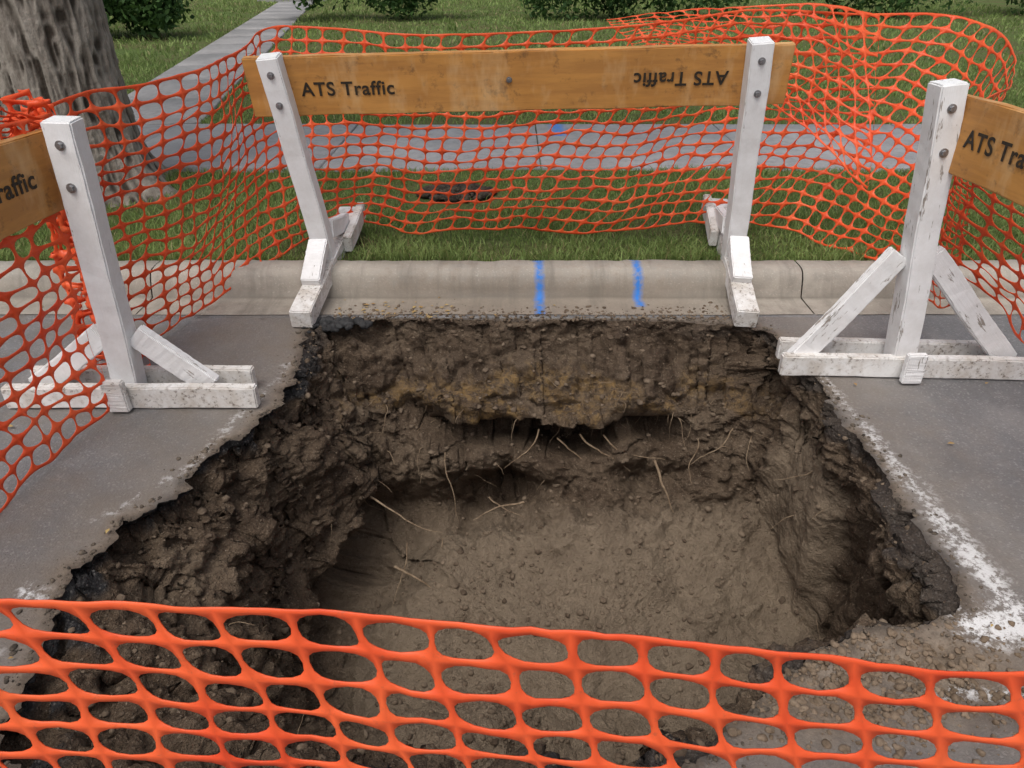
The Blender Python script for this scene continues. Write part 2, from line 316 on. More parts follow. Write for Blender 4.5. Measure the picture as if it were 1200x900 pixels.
# ---------------------------------------------------------------- road
def inside(px,py,poly):
    r=np.zeros(len(px),bool); n=len(poly)
    for i in range(n):
        x1,y1=poly[i];x2,y2=poly[(i+1)%n]
        if y1==y2: continue
        c=((y1>py)!=(y2>py))&(px<(x2-x1)*(py-y1)/(y2-y1)+x1); r^=c
    return r
def dist_loop(px,py,poly):
    out=np.full(len(px),9.)
    for x,y in poly: out=np.minimum(out,(px-x)**2+(py-y)**2)
    return np.sqrt(out)
gx,gy=np.meshgrid(np.arange(-2.6,2.6,.028),np.arange(.3,3.07,.028)); gx=gx.ravel()+rng.uniform(-.008,.008,gx.size); gy=gy.ravel()+rng.uniform(-.008,.008,gy.size)
ds=dist_loop(gx,gy,R); ok=(~inside(gx,gy,R))&(ds>.012); gx,gy=gx[ok],gy[ok]
cx,cy=np.meshgrid(np.arange(-40,40.1,1.),np.arange(-6,3.,.75)); cx=cx.ravel();cy=cy.ravel(); ok=(np.abs(cx)>2.8)|(cy<.2); cx,cy=cx[ok],cy[ok]
outer=[(-60,-7),(60,-7),(60,3.09),(-60,3.09)]
pts=[Vector(p) for p in R]+[Vector(p) for p in outer]+[Vector(p) for p in zip(gx,gy)]+[Vector(p) for p in zip(cx,cy)]
eds=[(i,(i+1)%NS) for i in range(NS)]+[(NS+i,NS+(i+1)%4) for i in range(4)]
cv,ce,cf,_,_,_=geometry.delaunay_2d_cdt(pts,eds,[],0,1e-6)
cvn=np.array([(v.x,v.y) for v in cv]); cfn=np.array([f for f in cf if len(f)==3])
cen=cvn[cfn].mean(1); cfn=cfn[~inside(cen[:,0],cen[:,1],R)]
rz=gz(cvn[:,0],cvn[:,1]); rd=dist_loop(cvn[:,0],cvn[:,1],R)
def dseg(px,py,a,b):
    a=np.array(a);b=np.array(b);ab=b-a; t=np.clip(((px-a[0])*ab[0]+(py-a[1])*ab[1])/(ab@ab),0,1); return np.hypot(px-a[0]-t*ab[0],py-a[1]-t*ab[1])
paint=np.zeros(len(cvn)); wob=vn(P3(cvn[:,0],cvn[:,1]),9,1)*.015
for a,b,w,st in [((1.20,2.55),(1.215,2.2),.018,.6),((1.215,2.2),(1.24,1.7),.024,.7),((1.24,1.7),(1.25,1.2),.036,.9),((1.14,1.29),(1.28,1.30),.055,1.1),((.92,1.12),(1.3,1.10),.018,.9),
              ((-.90,2.62),(-.93,2.33),.014,.5),((-.95,2.28),(-1.03,1.93),.016,.6),((-1.05,1.9),(-1.2,1.66),.010,.5),((-1.24,1.40),(-1.19,1.36),.022,1.),((-1.23,1.2),(-1.20,1.08),.028,1.)]:
    dd=dseg(cvn[:,0]+wob,cvn[:,1],a,b); paint=np.maximum(paint,st*np.clip(1.6-dd/w,0,1))
gravel=np.clip(2.3*np.exp(-(((cvn[:,0]-.78)/.36)**2+((cvn[:,1]-1.16)/.17)**2)),0,1)*(.75+.25*vn(P3(cvn[:,0],cvn[:,1]),9,4))
gravel=np.maximum(gravel,np.clip(1-rd/.06,0,1)*.9*(vn(P3(cvn[:,0],cvn[:,1]),6,14)>-.3))
road=mesh_np('asphalt_road',np.column_stack([cvn,rz]),cfn,asphalt,True,{'rimd':rd,'paint':paint,'gravel':np.clip(gravel,0,1)})

# ---------------------------------------------------------------- kerb and gutter
prof=[(3.072,.006),(3.16,.004),(3.245,.004),(3.262,.012),(3.272,.05),(3.284,.095),(3.298,.118),(3.318,.130),(3.36,.134),(3.42,.132),(3.430,.125),(3.432,.0)]
VV=[];FF=[]
joints=[-60]+[1.36+k*3.05 for k in range(-14,15)]+[60]
for a,b in zip(joints[:-1],joints[1:]):
    xs=[a+.003,a+.008]+list(np.arange(a+.04,b-.05,.04 if abs(a)<5 else 1.))+[b-.008,b-.003]
    for q,x in enumerate(xs):
        ins=.004 if q in (0,len(xs)-1) else 0
        base=len(VV); edge=vn(np.array([[x,0,0]]),9,3)[0]*.004
        for (y,z) in prof:
            n=.003*math.sin(x*3+y*9)+.002*math.sin(x*11.3)+edge*(z>.08)
            chip=random.gauss(0,.0016)
            VV.append((x,y+n+chip*(z>.05),max(z-ins,.004)+(chip*.6-abs(edge)*.5)*(z>.05)))
        if q:
            for j in range(len(prof)-1):
                p=base-len(prof)+j; FF.append((p,base+j,base+j+1,p+1))
mesh_np('concrete_kerb',VV,FF,kerbm,True)
mesh_np('soil_strip',[(-60,3.07,-.02),(60,3.07,-.02),(60,3.45,-.02),(-60,3.45,-.02)],[(0,1,2,3)],clodm)

# ---------------------------------------------------------------- lawn, sidewalk, path
LZ=.115
PXY=(-.345,4.62)
xs=np.unique(np.concatenate([np.linspace(-150,-8,12),np.linspace(-8,8,160),np.linspace(8,150,12)])); ys=np.unique(np.concatenate([np.linspace(3.433,8,80),np.linspace(8,30,40),np.linspace(30,260,12)]))
A,B=np.meshgrid(xs,ys); ZZ=LZ-.01+fbm(P3(A.ravel(),B.ravel()),.8,3,3)*.008; n1,n2=A.shape
I=np.arange(n1*n2).reshape(n1,n2); F4=np.stack([I[:-1,:-1],I[:-1,1:],I[1:,1:],I[1:,:-1]],-1).reshape(-1,4)
Vg=np.column_stack([A.ravel(),B.ravel(),ZZ]); nb=len(Vg)
Vg=np.vstack([Vg,[(-150,-200,.05),(150,-200,.05),(150,-7,.05),(-150,-7,.05)]]); F4=np.vstack([F4,[(nb,nb+1,nb+2,nb+3)]])
mesh_np('lawn_ground',Vg,F4,mat_ground(),True)
def slab(V,F,x0,x1,y0,y1,z):
    b=len(V); e=.006
    V+= [(x0,y0,z-.06),(x1,y0,z-.06),(x1,y1,z-.06),(x0,y1,z-.06),(x0,y0,z-e),(x1,y0,z-e),(x1,y1,z-e),(x0,y1,z-e),(x0+e,y0+e,z),(x1-e,y0+e,z),(x1-e,y1-e,z),(x0+e,y1-e,z)]
    for l in (0,4):
        for i in range(4): F.append((b+l+i,b+l+(i+1)%4,b+l+4+(i+1)%4,b+l+4+i))
    F.append((b+8,b+9,b+10,b+11))
V_,F_=[],[]
for k in range(-26,27):
    x0=.2+k*1.52; slab(V_,F_,x0+.004,x0+1.516,5.2,6.68,LZ+.018+random.uniform(-.004,.004))
mesh_np('sidewalk',V_,F_,walkm)
V_,F_=[],[]
for k in range(14): slab(V_,F_,-.5,.5,k*1.3+.006,(k+1)*1.3-.004,LZ+.017)
path=mesh_np('garden_path',V_,F_,pathm); path.location=(-3.2,6.68,0); path.rotation_euler=(0,0,math.radians(9.8))
pa=math.radians(9.8)
def pathmask(x,y):
    u=(x+3.2)*math.cos(pa)+(y-6.68)*math.sin(pa); v=-(x+3.2)*math.sin(pa)+(y-6.68)*math.cos(pa); return (np.abs(u)<.5)&(v>-.3)&(v<18.3)

TX,TY=-2.70,4.72
def blades(n,x0,x1,y0,y1,h,w,thin=True):
    x=rng.uniform(x0,x1,n); y=rng.uniform(y0,y1,n)
    p=P3(x,y); cl=vn(p,2.2,7); dens=.70+.35*cl+.30*vn(p,7,17)
    pd=np.hypot((x-PXY[0])/1.3,(y-PXY[1]+.07)/1.15)
    ok=(~((y>5.19)&(y<6.69)))&(~pathmask(x,y))&(np.hypot(x-TX,y-TY)>.40)&(rng.uniform(0,1,n)<np.clip(dens,.2,1))&((pd>.22)|(rng.uniform(0,1,n)<.03))&(y>3.43)
    ok&=(np.hypot(x-TX,y-TY)>.75)|(rng.uniform(0,1,n)<.35)
    x,y,cl=x[ok],y[ok],cl[ok]; n=len(x); yaw=rng.uniform(0,2*np.pi,n); hh=h*rng.uniform(.45,1.25,n)*(1+.45*cl); ww=w*rng.uniform(.6,1.3,n)
    ln=rng.uniform(0,2*np.pi,n); la=rng.uniform(.2,1.1,n)*hh
    bx,by=np.cos(yaw)*ww/2,np.sin(yaw)*ww/2; z=np.full(n,LZ-.012)
    v=np.stack([np.stack([x-bx,y-by,z],1),np.stack([x+bx,y+by,z],1),np.stack([x+bx*.8+np.cos(ln)*la*.35,y+by*.8+np.sin(ln)*la*.35,z+hh*.6],1),np.stack([x-bx*.8+np.cos(ln)*la*.35,y-by*.8+np.sin(ln)*la*.35,z+hh*.6],1),np.stack([x+np.cos(ln)*la,y+np.sin(ln)*la,z+hh*.95],1)],1).reshape(-1,3)
    i=np.arange(n)*5; f=np.concatenate([np.stack([i,i+1,i+2],1),np.stack([i,i+2,i+3],1),np.stack([i+3,i+2,i+4],1)])
    r=np.clip(rng.uniform(0,1,n)*.85+.2*cl+.05,0,.92); r=np.where(rng.uniform(0,1,n)<.07,1.,r)
    return v,f,np.repeat(r,5)
parts=[blades(125000,-5,5,3.435,5.2,.042,.006),blades(6000,-5,5,3.435,3.50,.07,.005),blades(70000,-8,8,6.68,11,.055,.012),blades(50000,-13,13,11,26,.075,.025)]
off=0;vs=[];fs=[];rs=[]
for v,f,r in parts: vs.append(v);fs.append(f+off);rs.append(r);off+=len(v)
mesh_np('grass',np.vstack(vs),np.vstack(fs),grassm,False,{'rnd':np.concatenate(rs)})

# ---------------------------------------------------------------- clods / stones
bm=bmesh.new(); bmesh.ops.create_icosphere(bm,subdivisions=2,radius=1); ICO=np.array([v.co[:] for v in bm.verts]); ICF=np.array([[v.index for v in f.verts] for f in bm.faces]); bm.free()
def rocks(name,P,sz,mat):
    n=len(P); k=len(ICO)
    base=np.stack([ICO*(1+.38*vn(ICO+i*7.7,1.8,i)[:,None]) for i in range(12)])
    sel=base[rng.integers(0,12,n)]; ang=rng.uniform(0,6.28,n); c,s=np.cos(ang),np.sin(ang)
    sc=sz[:,None]*rng.uniform(.65,1.25,(n,3))*np.array([1,1,.75]); v=sel*sc[:,None,:]
    vx=v[:,:,0]*c[:,None]-v[:,:,1]*s[:,None]; vy=v[:,:,0]*s[:,None]+v[:,:,1]*c[:,None]
    v=np.stack([vx,vy,v[:,:,2]],-1)+P[:,None,:]
    F=(ICF[None]+(np.arange(n)*k)[:,None,None]).reshape(-1,3)
    return mesh_np(name,v.reshape(-1,3),F,mat,False)
NV=normals(V).reshape(-1,3); 
if NV.reshape(NS,K,3)[:,KW+20,2].mean()<0: NV=-NV
cand=np.where((NV[:,2]>.35)&(np.tile(kk,NS)>6)&(np.tile(kk,NS)<K-25))[0]
sel=rng.choice(cand,5200); sz=.0022+.013*rng.uniform(0,1,5200)**3.8
rocks('soil_clods',HV[sel]+NV[sel]*.001,sz,clodm)
ri=rng.integers(0,NS,1500); off_=np.abs(rng.normal(0,.035,1500)); q=R[ri]-Nn[ri]*off_[:,None]; keep=q[:,1]<3.06; q=q[keep]; zz=gz(q[:,0],q[:,1])
rocks('asphalt_rubble',np.column_stack([q,zz+.001]),(.0015+.008*rng.uniform(0,1,len(q))**4),mat_simple('rubble',(.045,.038,.031),(.18,.145,.11),30,.9,.5))
gxn=rng.normal(.80,.22,3400); gyn=rng.normal(1.15,.09,3400); ok=~inside(gxn,gyn,R); gxn,gyn=gxn[ok],gyn[ok]
rocks('loose_soil',np.column_stack([gxn,gyn,gz(gxn,gyn)+.0005]),.0015+.010*rng.uniform(0,1,len(gxn))**4.5,mat_simple('loose_soil',(.11,.078,.050),(.25,.19,.135),25,.9,.5))
n=60; qx=rng.normal(-.78,.08,n); qy=rng.normal(2.97,.03,n); rocks('asphalt_chunks',np.column_stack([qx,qy,np.full(n,.006)]),rng.uniform(.008,.026,n),mat_simple('chunk',(.018,.018,.019),(.06,.06,.06),30,.9,.5))
n=360; a=rng.uniform(0,6.28,n); r=.185*np.sqrt(rng.uniform(0,1,n)); rocks('bare_soil_patch',np.column_stack([PXY[0]+np.cos(a)*r*1.25,PXY[1]+np.sin(a)*r*.95,LZ+.008+.026*(1-r/.185)]),rng.uniform(.010,.028,n),mat_simple('patch',(.014,.012,.010),(.085,.066,.046),20,.95,.5))
n=1300; qx=rng.uniform(-.8,1.0,n); qy=rng.normal(3.06,.05,n); ok=(qy>3.0)&(qy<3.25); rocks('spilled_dirt',np.column_stack([qx[ok],qy[ok],np.full(ok.sum(),.005)]),.0015+.008*rng.uniform(0,1,ok.sum())**3.5,clodm)

# ---------------------------------------------------------------- roots
cu=D.curves.new('tree_roots','CURVE'); cu.dimensions='3D'; cu.bevel_depth=1; cu.bevel_resolution=2
def root(p,dirv,L,r,g=.5):
    n=14; sp=cu.splines.new('POLY'); sp.points.add(n-1); p=Vector(p); d=Vector(dirv).normalized()
    for i in range(n):
        sp.points[i].co=(*p,1); sp.points[i].radius=r*(1-.75*i/n)
        d=(d+Vector((random.gauss(0,.16),random.gauss(0,.12),random.gauss(0,.14)-g*.06))).normalized(); p=p+d*(L/n)
for p,dv,L,r in [((-.62,2.50,-.55),(1,-.35,-.35),.42,.0050),((-.28,2.58,-.40),(.05,-.15,-1),.34,.0035),((.30,2.76,-.43),(.6,-.5,-.6),.30,.005),((.40,2.74,-.42),(.35,-.5,-.8),.34,.004),((.62,2.66,-.5),(.1,-.6,-.7),.26,.007),((.12,2.80,-.43),(-.3,-.6,-.6),.28,.004),((.8,2.68,-.40),(.2,-.6,-.6),.25,.003),((-.45,2.45,-.78),(.1,-.5,-.6),.3,.0035),((-.5,2.38,-.85),(1,-.2,-.3),.22,.007),((-.1,2.56,-.62),(.5,-.6,-.5),.2,.004),((-.3,2.5,-.8),(0,-.4,-.9),.25,.003),((.95,2.7,-.36),(-.6,-.5,-.3),.3,.003),((.05,2.5,-.60),(-.8,-.3,.1),.25,.005),((.2,2.76,-.45),(.9,-.4,-.4),.34,.004)]:
    root(p,dv,L,r)
for i in range(110):
    k=rng.integers(0,NS); 
    while farw[k]<.5 and random.random()<.8: k=rng.integers(0,NS)
    j=rng.integers(60,155); p=V[k,j]; nrm=NV[k*K+j]
    root(p-nrm*.02,(nrm[0]+random.gauss(0,.5),nrm[1]+random.gauss(0,.3),nrm[2]-.4),random.uniform(.05,.2),random.uniform(.0010,.0026),1.)
cu.materials.append(rootm); ro=D.objects.new('tree_roots',cu); COL.objects.link(ro)

# ---------------------------------------------------------------- barricades
def empty(name,loc=(0,0,0)):
    e=D.objects.new(name,None); e.location=loc; COL.objects.link(e); return e
def board(name,p0,p1,w,t,side,mat,par,wear=0,bev=.005):
    p0=Vector(p0);p1=Vector(p1);z=(p1-p0); L=z.length; z.normalize(); x=Vector(side); x=(x-z*x.dot(z)).normalized(); y=z.cross(x)
    bm=bmesh.new(); bmesh.ops.create_cube(bm,size=1)
    for v in bm.verts: v.co=Vector((v.co.x*w,v.co.y*t,v.co.z*L))
    bmesh.ops.bevel(bm,geom=bm.edges[:],offset=bev,segments=2,affect='EDGES')
    es=[e for e in bm.edges if abs((e.verts[0].co-e.verts[1].co).z)>L*.8]
    bmesh.ops.subdivide_edges(bm,edges=es,cuts=22)
    for v in bm.verts:
        v.co.x+=.0014*math.sin(v.co.z*13+w*50)+random.gauss(0,.0006); v.co.y+=.0014*math.cos(v.co.z*9+t*70)+random.gauss(0,.0006)
    me=D.meshes.new(name); bm.to_mesh(me); bm.free(); me.materials.append(mat)
    o=D.objects.new(name,me); COL.objects.link(o); o.parent=par; o.pass_index=wear
    Mx=Matrix((x,y,z)).transposed().to_4x4(); Mx.translation=(p0+p1)/2; o.matrix_world=Mx; return o
def bolt(p,nrm,par,r=.010):
    bm=bmesh.new(); bmesh.ops.create_cone(bm,cap_ends=True,segments=16,radius1=r*1.5,radius2=r*1.5,depth=.003)
    r2=bmesh.ops.create_cone(bm,cap_ends=True,segments=6,radius1=r,radius2=r*.9,depth=.010); bmesh.ops.translate(bm,verts=r2['verts'],vec=(0,0,.006))
    me=D.meshes.new('bolt'); bm.to_mesh(me); bm.free(); me.materials.append(steel); o=D.objects.new('bolt',me); COL.objects.link(o); o.parent=par
    n=Vector(nrm).normalized(); o.matrix_world=Matrix.Translation(Vector(p)+n*.0015)@n.to_track_quat('Z','Y').to_matrix().to_4x4()
def text(p,right,up,size,par):
    c=D.curves.new('stencil_text','FONT'); c.body='ATS Traffic'; c.size=size; c.extrude=.0004; c.offset=.0014; c.align_x='CENTER'; c.align_y='CENTER'; c.space_character=1.08; c.materials.append(black)
    o=D.objects.new('stencil_text',c); COL.objects.link(o); o.parent=par
    r=Vector(right).normalized(); u=Vector(up); u=(u-r*u.dot(r)).normalized(); n=r.cross(u); Mx=Matrix((r,u,n)).transposed().to_4x4(); Mx.translation=Vector(p)+n*.0022; o.matrix_world=Mx

def lerp(a,b,t): return Vector(a)*(1-t)+Vector(b)*t
E=empty('traffic_barricade')
posts=[]
for s,(b,t,f0,f1) in enumerate([((-.885,3.42,.14),(-.977,3.27,1.055),(-.905,2.93,.046),(-.865,3.92,.205)),((1.055,3.42,.15),(.985,3.25,1.115),(1.01,2.93,.048),(1.115,4.0,.225))]):
    board('post_%d'%(s+1),b,t,.088,.088,(1,0,0),white,E,0)
    board('skid_%d'%(s+1),f0,f1,.095,.085,(1,0,0),foot,E,3)
    sd=1 if s==0 else -1
    board('front_brace_%d'%(s+1),lerp(b,t,.12)+Vector((0,-.055,0)),lerp(f0,f1,.20)+Vector((0,0,.055)),.086,.05,(1,0,0),white,E,2)
    board('rear_brace_%d'%(s+1),lerp(b,t,.15)+Vector((sd*.03,.05,0)),lerp(f0,f1,.80)+Vector((sd*.03,0,.055)),.04,.085,(1,0,0),white,E,2)
    board('side_cleat_%d'%(s+1),lerp(f0,f1,.62)+Vector((sd*.070,0,.02)),lerp(f0,f1,.99)+Vector((sd*.070,0,.03)),.04,.085,(1,0,0),foot,E,3)
    posts.append((Vector(b),Vector(t),(Vector(t)-Vector(b)).normalized()))
    fn=Vector((0,-1,-.16)).normalized()
    for q in (.80,.93): bolt(lerp(b,t,q)+fn*.0455,fn,E)
upc=(posts[0][2]+posts[1][2]).normalized()
pl0=Vector((-1.10,3.345,.925)); pl1=Vector((1.145,3.335,.978)); rt=(pl1-pl0).normalized()
board('plank',pl0,pl1,.24,.038,upc,plankm,E,0,.004)
fnn=rt.cross((upc-rt*upc.dot(rt)).normalized())
mid=lambda t,dz: lerp(pl0,pl1,t)+upc*dz+fnn*.020
text(mid(.185,-.012),rt,upc,.078,E); text(mid(.80,.0),-rt,-upc,.078,E)
bolt(mid(.485,.01)-fnn*.0005,fnn,E,.008)
def side_barricade(base,top,pstart,pdir,sk0,sk1,sgn,textc,wear,far_len=2.2):
    E=empty('traffic_barricade'); base=Vector(base);top=Vector(top); pd=Vector(pdir).normalized()
    for i,o in enumerate((Vector((0,0,0)),pd*1.95)):
        board('post_%d'%(i+1),base+o+Vector((0,0,.005)),top+o,.088,.088,(1,.05,0),white,E,wear)
        board('skid_%d'%(i+1),Vector(sk0)+o+Vector((0,-.0665,0)),Vector(sk1)+o+Vector((0,-.0665,0)),.085,.040,(0,0,1),foot,E,3)
        board('rear_skid_%d'%(i+1),Vector(sk0)+o+Vector((.03,.0665,0)),Vector(sk1)+o+Vector((-.05,.0665,0)),.085,.040,(0,0,1),foot,E,3)
        board('post_plate_%d'%(i+1),Vector((base.x,base.y-.1035,.008))+o,Vector((base.x,base.y-.1035,.13))+o,.075,.03,(1,0,0),foot if sgn<0 else white,E,4)
        for j,(sk,q) in enumerate(((sk0,-1),(sk1,1))):
            hgt=.48 if sgn>0 else .26; ln=.86
            e=lerp((base.x,base.y,.055),sk,ln if sgn>0 else (.80 if j==0 else .62))
            board('brace_%d_%d'%(i+1,j+1),Vector((base.x+(top.x-base.x)*hgt/1.0+q*.055,base.y,hgt))+o,Vector((e.x,base.y,.05))+o,.085,.04,(0,0,1),white,E,wear+1)
        for h in (.80,.93): bolt(lerp(base,top,h)+o+Vector((0,-.0455,0)),(0,-1,0),E)
    p0=Vector(pstart); p1=p0+pd*far_len
    board('plank',p0,p1,.24,.038,(0,0,1),plankm,E,0,.004)
    right=(-pd if sgn<0 else pd); nrm=right.cross(Vector((0,0,1)))
    text(lerp(p0,p1,textc)+nrm*.0200,right,(0,0,1),.078,E)
    return E
side_barricade((-1.385,2.36,0),(-1.345,2.34,.985),(-1.432,2.47,.825),(-.10,-1,.0),(-1.80,2.36,.048),(-.905,2.36,.048),-1,.184,0)
side_barricade((1.50,2.56,0),(1.385,2.54,1.06),(1.45,2.66,.90),(.08,-1,0),(1.03,2.60,.048),(1.97,2.56,.048),1,.178,4)

# ---------------------------------------------------------------- nets
def net(top,bot,rows,cw,seed,amp=.02,shear=.0,freq=2.2,hx=.450,hy=.415,thick=.0018,crumple=0,wig=1.):
    top=catmull(top,400); bot=catmull(bot,400)
    L=.5*(np.linalg.norm(np.diff(top,axis=0),axis=1).sum()+np.linalg.norm(np.diff(bot,axis=0),axis=1).sum()); nc=max(3,int(round(L/cw)))
    q=np.array([0,.25,.5,.75,1.]); bd=[(a,0) for a in q]+[(1,a) for a in q[1:]]+[(a,1) for a in q[::-1][1:]]+[(0,a) for a in q[::-1][1:-1]]
    bd=np.array(bd); c=bd*2-1; p=2.7; nr=(np.abs(c[:,0])**p+np.abs(c[:,1])**p)**(1/p); r_=np.random.default_rng(seed)
    UV=[];F=[]
    n=len(bd)
    for j in range(rows):
        for i in range(nc):
            o=c/nr[:,None]; a=hx*(1+r_.uniform(-.04,.04)); b=hy*(1+r_.uniform(-.08,.06)); tl=r_.uniform(-.06,.06)
            iv=np.column_stack([.5+o[:,0]*a,.5+o[:,1]*b+o[:,0]*tl*.4]); b0=len(UV)
            UV.extend((bd+[i,j]).tolist()); UV.extend((iv+[i,j]).tolist())
            for k in range(n): F.append((b0+k,b0+(k+1)%n,b0+n+(k+1)%n,b0+n+k))
    for j,(v0,v1) in ((0,(-.10,0)),(rows,(rows,rows+.10))):
        for i in range(nc):
            for k in range(4):
                b0=len(UV); UV.extend([(i+q[k],v0),(i+q[k+1],v0),(i+q[k+1],v1),(i+q[k],v1)]); F.append((b0,b0+1,b0+2,b0+3))
    UV=np.array(UV,dtype=float); u=UV[:,0]+0; v=UV[:,1]/rows
    w=np.column_stack([UV[:,0]*.35,UV[:,1]*.35,np.full(len(UV),seed*3.)])
    u=u+shear*UV[:,1]+wig*(.24*vn(w,.8,seed)+.13*vn(w,2.6,seed+1)); v=v+wig*(.22*vn(w,1.1,seed+2)+.12*vn(w,2.8,seed+4))/rows*np.clip(UV[:,1]/2,0.15,1)
    s=np.clip(u/nc,0,1)*399; i0=np.clip(np.floor(s).astype(int),0,398); f=(s-i0)[:,None]
    tp=top[i0]*(1-f)+top[i0+1]*f; bp=bot[i0]*(1-f)+bot[i0+1]*f; P=tp*(1-v[:,None])+bp*v[:,None]
    du=(top[i0+1]-top[i0])+(bot[i0+1]-bot[i0]); dv=bp-tp; nr=np.cross(du,dv); nr/=np.linalg.norm(nr,axis=1)[:,None]+1e-9
    P=P+nr*(amp*fbm(P,freq,3,seed+6)+.004*vn(P,30,seed+9))[:,None]
    if crumple:
        for ax in range(3): P[:,ax]+=crumple*vn(P*np.array([1,1,.5]),16,seed+20+ax)*(1 if ax<2 else .4)
    o=mesh_np('safety_net',P,np.array(F),netm,False); me=o.data
    bm=bmesh.new(); bm.from_mesh(me); bmesh.ops.remove_doubles(bm,verts=bm.verts,dist=.0006); bm.to_mesh(me); bm.free()
    sm=o.modifiers.new('thickness','SOLIDIFY'); sm.thickness=thick; sm.offset=0
    return o
net([(-1.46,2.50,.99),(-1.33,2.85,1.0),(-1.20,3.2,1.02),(-1.16,3.6,1.07),(-1.05,3.85,1.115),(-.4,3.80,1.085),(.3,3.82,1.10),(.8,3.86,1.14),(1.15,3.95,1.175),(1.65,4.02,1.155),(2.12,3.98,1.15),(2.2,3.65,1.07),(1.98,3.2,.97),(1.68,2.78,.93),(1.60,2.66,.92)],
    [(-1.74,2.55,.02),(-1.66,2.74,.015),(-1.48,2.90,.015),(-1.36,3.18,.02),(-1.12,3.46,.15),(-.85,3.80,.175),(-.5,3.76,.155),(-.1,3.76,.175),(.3,3.76,.15),(.6,3.78,.175),(.88,3.8,.20),(1.25,3.82,.19),(1.46,3.78,.16),(1.68,3.44,.15),(1.80,3.2,.10),(1.80,2.95,.10),(1.78,2.80,.22)],18,.084,3,.055,.06,2.0,.462,.437,wig=1.7)
net([(.45,3.98,1.12),(.9,4.05,1.185),(1.4,4.02,1.19),(1.75,3.95,1.16)],[(.5,3.84,1.05),(.95,3.84,.96),(1.35,3.84,.72),(1.72,3.62,.42)],10,.084,9,.04,.12,3.,.462,.437,wig=1.6)
net([(1.60,2.72,.93),(1.66,2.4,.90),(1.74,1.9,.90),(1.85,1.2,.90),(1.86,.6,.88)],[(1.60,2.88,.42),(1.78,2.62,.27),(1.98,2.45,.10),(2.2,1.8,.03),(2.25,.8,.02)],13,.088,5,.05,.10,2.5,.46,.43,wig=1.6)
net([(-1.50,2.46,.97),(-1.56,2.1,.97),(-1.64,1.7,.95),(-1.78,1.1,.95),(-1.84,.5,.9)],[(-1.43,2.24,.02),(-1.46,2.10,.012),(-1.50,1.86,.012),(-1.54,1.6,.012),(-1.62,.9,.012)],16,.088,6,.06,-.06,2.2,.46,.43,wig=1.7)
net([(-1.62,2.62,1.02),(-1.55,2.56,1.03),(-1.60,2.50,1.01),(-1.50,2.54,1.0),(-1.56,2.60,1.0),(-1.47,2.52,1.0),(-1.52,2.47,1.0),(-1.44,2.5,.99)],
    [(-1.66,2.66,.02),(-1.52,2.60,.02),(-1.64,2.52,.03),(-1.46,2.60,.02),(-1.58,2.68,.02),(-1.45,2.54,.02),(-1.54,2.5,.02),(-1.41,2.56,.02)],17,.07,8,.05,0,6.,.42,.37,.0018,.02)
net([(-1.60,2.58,.95),(-1.55,2.35,.99),(-1.62,2.1,.98),(-1.68,1.6,.97)],[(-1.40,2.5,.93),(-1.47,2.34,1.02),(-1.49,2.1,1.0),(-1.55,1.6,.97)],5,.07,12,.06,0,7.,.42,.37,.0018,.03)
net([(-1.88,.50,.86),(-1.3,.70,.70),(-.75,.765,.634),(-.35,.755,.612),(0,.735,.598),(.4,.705,.584),(.72,.68,.578),(1.2,.66,.62),(1.86,.58,.84)],
    [(-1.85,.45,.26),(-1.3,.66,.12),(-.75,.72,.07),(-.35,.70,.05),(0,.68,.04),(.4,.65,.04),(.72,.63,.04),(1.2,.62,.08),(1.84,.55,.26)],9,.101,11,.016,.16,1.6,.452,.425,.0022,wig=1.25)

# ---------------------------------------------------------------- tree
def trunk_mesh():
    na,nh=460,320; th=np.linspace(0,2*np.pi,na,endpoint=False); zz=np.linspace(0,1,nh)**1.5*5.2
    A,Zh=np.meshgrid(th,zz); r=.335-.02*Zh+.22*np.exp(-Zh/.18)*(.75+.4*np.cos(A*5+1))+.04*np.exp(-Zh/.6)
    P=np.stack([np.cos(A)*.34,np.sin(A)*.34,Zh*.21],-1).reshape(-1,3); P=P+np.stack([vn(P*np.array([1,1,2]),7,70),vn(P*np.array([1,1,2]),7,71),P[:,2]*0],1)*.022
    rd=1-np.abs(vn(P,22,40))*1.6; rd2=1-np.abs(vn(P*np.array([1,1,1.4]),44,44))*1.5; e=(np.clip(rd,0,1)*.018+np.clip(rd2,0,1)*.009+vn(P,3,3)*.012+.003*vn(P*np.array([1,1,6]),60,5)); cr=np.clip((np.clip(rd,0,1)*.6+np.clip(rd2,0,1)*.5-.16)/.42,0,1)
    e=e.reshape(nh,na); r=r+e; x=TX+np.cos(A)*r+.02*Zh; y=TY+np.sin(A)*r
    V=np.stack([x,y,Zh+LZ-.03],-1).reshape(-1,3); I=np.arange(nh*na).reshape(nh,na); J=np.roll(I,-1,1)
    return V,np.stack([I[:-1],J[:-1],J[1:],I[1:]],-1).reshape(-1,4),cr
tree=empty('shade_tree')
v,f,cr=trunk_mesh(); mesh_np('trunk',v,f,bark,True,{'crev':cr},tree)
lc=D.curves.new('limbs','CURVE'); lc.dimensions='3D'; lc.bevel_depth=1; lc.bevel_resolution=3; lc.materials.append(bark); tips=[]
for i in range(9):
    a=i*.7+.3; p=Vector((TX+.1,TY,4.6+.07*i)); d=Vector((math.cos(a),math.sin(a),1.0)).normalized(); sp=lc.splines.new('POLY'); n=12; sp.points.add(n-1)
    for k in range(n):
        sp.points[k].co=(*p,1); sp.points[k].radius=.16*(1-k/n*.9); d=(d+Vector((random.gauss(0,.15),random.gauss(0,.15),random.gauss(.02,.1)))).normalized(); p=p+d*.42
        if k>4: tips.append(p.copy())
lo=D.objects.new('limbs',lc); COL.objects.link(lo); lo.parent=tree
